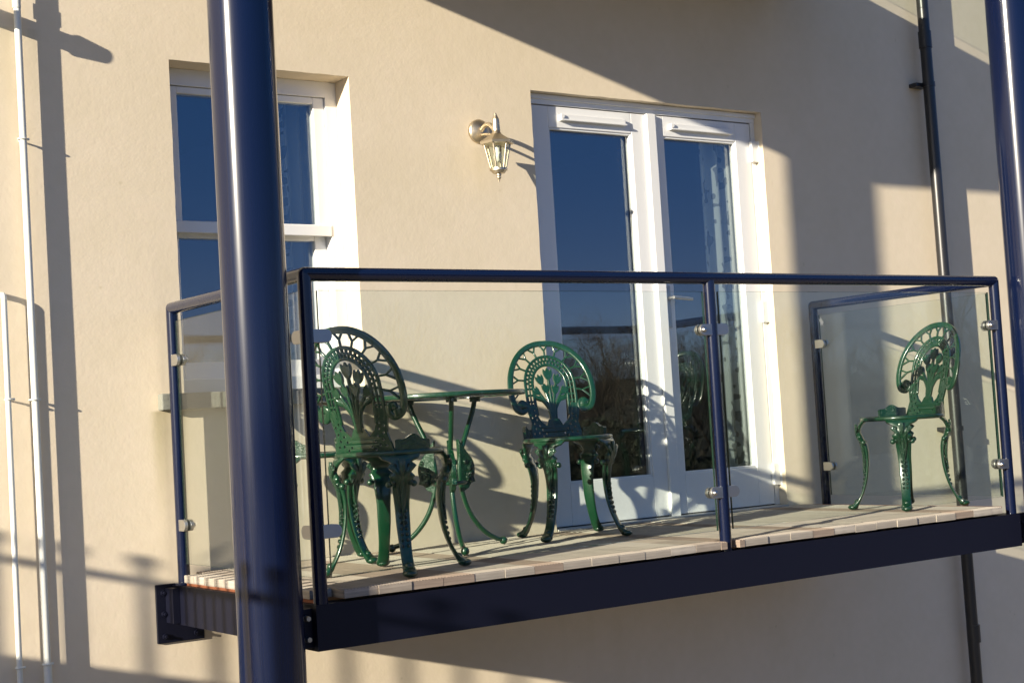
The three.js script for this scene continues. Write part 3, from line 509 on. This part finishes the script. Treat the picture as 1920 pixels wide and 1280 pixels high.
// ------------------------------------------------------------------ bare winter trees across the way, seen mirrored in the glass
{
  const bark = std(0.085, 0.065, 0.05, 1), twigM = std(0.075, 0.055, 0.042, 1);
  const variant = seed => {
    const r = rng(seed), trunk = [], crown = [];
    const grow = (p, d, len, rad, lvl) => {
      const q = p.clone().addScaledVector(d, len), seg = lvl < 2 ? 6 : 3;
      (lvl < 1 ? trunk : crown).push(new THREE.CylinderGeometry(rad * 0.72, rad, len, seg, 1, true).translate(0, len / 2, 0).applyQuaternion(new THREE.Quaternion().setFromUnitVectors(V(0, 1, 0), d)).translate(p.x, p.y, p.z));
      if (lvl >= 7) return;
      const n = lvl < 1 ? 4 : lvl < 6 ? 3 : 2;
      for (let i = 0; i < n; i++) {
        const axis = V(r() - 0.5, (r() - 0.5) * 0.4, r() - 0.5).normalize(), nd = d.clone().addScaledVector(axis, 0.45 + 0.45 * r()).add(V(0, 0.12, 0)).normalize();
        const s = p.clone().lerp(q, i === 0 ? 1 : 0.45 + 0.55 * r());
        grow(s, i === 0 && lvl ? d.clone().lerp(nd, 0.45).normalize() : nd, len * (0.62 + 0.22 * r()), rad * (i === 0 ? 0.7 : 0.5), lvl + 1);
      }
    };
    grow(V(0, 0, 0), V(0.03, 1, 0.02).normalize(), 1.35, 0.1, 0);
    const g = new THREE.Group(); put('trunk', trunk, bark, g); put('crown', crown, twigM, g); return g;
  };
  const kinds = [101, 202, 303, 404].map(variant), r = rng(9), done = new Set();
  const words = ['slender', 'broad', 'leaning', 'dense'];
  for (let i = 0; i < 36; i++) {
    const az = THREE.MathUtils.degToRad(10 + i * 1.55 + r() * 1.2), dist = 46 + r() * 22, k = i % 4, t = done.has(k) ? kinds[k].clone() : kinds[k]; done.add(k);
    t.name = numbered('bare_tree'); t.position.set(2 + dist * Math.sin(az), -3.13, dist * Math.cos(az)); t.rotation.y = r() * 6.28; t.scale.setScalar(1.45 + 0.6 * r());
    tag(t, words[k] + ' bare winter tree across the way, seen only mirrored in the door glass', 'tree', words[k] + ' bare trees mirrored in the glass'); scene.add(t);
  }
  { // low wooded ridge beyond the trees
    const pos = [], idx = [], uv = [], n = 160, f = noiseField(256, 40, 3), f2 = noiseField(256, 110, 4);
    for (let i = 0; i <= n; i++) { const az = THREE.MathUtils.degToRad(-60 + 170 * i / n); [[110, -3.2], [122, 0.4 + 3.2 * f[i] + 1.6 * f2[i * 1 + 512]], [150, 1.2 + 3.5 * f[i + 256 * 9] + 1.5 * f2[i + 2048]], [240, -3.2]].forEach(([d, y], j) => { pos.push(2 + d * Math.sin(az), y, d * Math.cos(az)); uv.push(az * d, j * 6); }); }
    for (let i = 0; i < n; i++) for (let j = 0; j < 3; j++) { const a = i * 4 + j, b = a + 4; idx.push(a, b, a + 1, a + 1, b, b + 1); }
    const g = new THREE.BufferGeometry(); g.setAttribute('position', new THREE.Float32BufferAttribute(pos, 3)); g.setAttribute('uv', new THREE.Float32BufferAttribute(uv, 2)); g.setIndex(idx); g.computeVertexNormals();
    struct('hills', g, std(0.035, 0.034, 0.026, 1, { side: THREE.DoubleSide }));
  }
  // hedge below them
  const leaf = new THREE.TetrahedronGeometry(0.13), n = 26000, h = new THREE.InstancedMesh(leaf, std(0.03, 0.032, 0.018, 1), n), m = new THREE.Matrix4(), q = new THREE.Quaternion(), e = new THREE.Euler();
  for (let i = 0; i < n; i++) { const az = THREE.MathUtils.degToRad(2 + r() * 74), dist = 36 + r() * 4; e.set(r() * 6, r() * 6, r() * 6); q.setFromEuler(e); const s = 0.6 + r(); m.compose(V(2 + dist * Math.sin(az), -3.15 + r() * (3.0 + 0.7 * Math.sin(az * 40)), dist * Math.cos(az)), q, V(s, s, s)); h.setMatrixAt(i, m); }
  h.name = 'hedge'; h.userData = { kind: 'stuff', label: 'dark hedge below the bare trees across the way', category: 'hedge' }; h.castShadow = true; scene.add(h);
}

renderer.render(scene, camera);
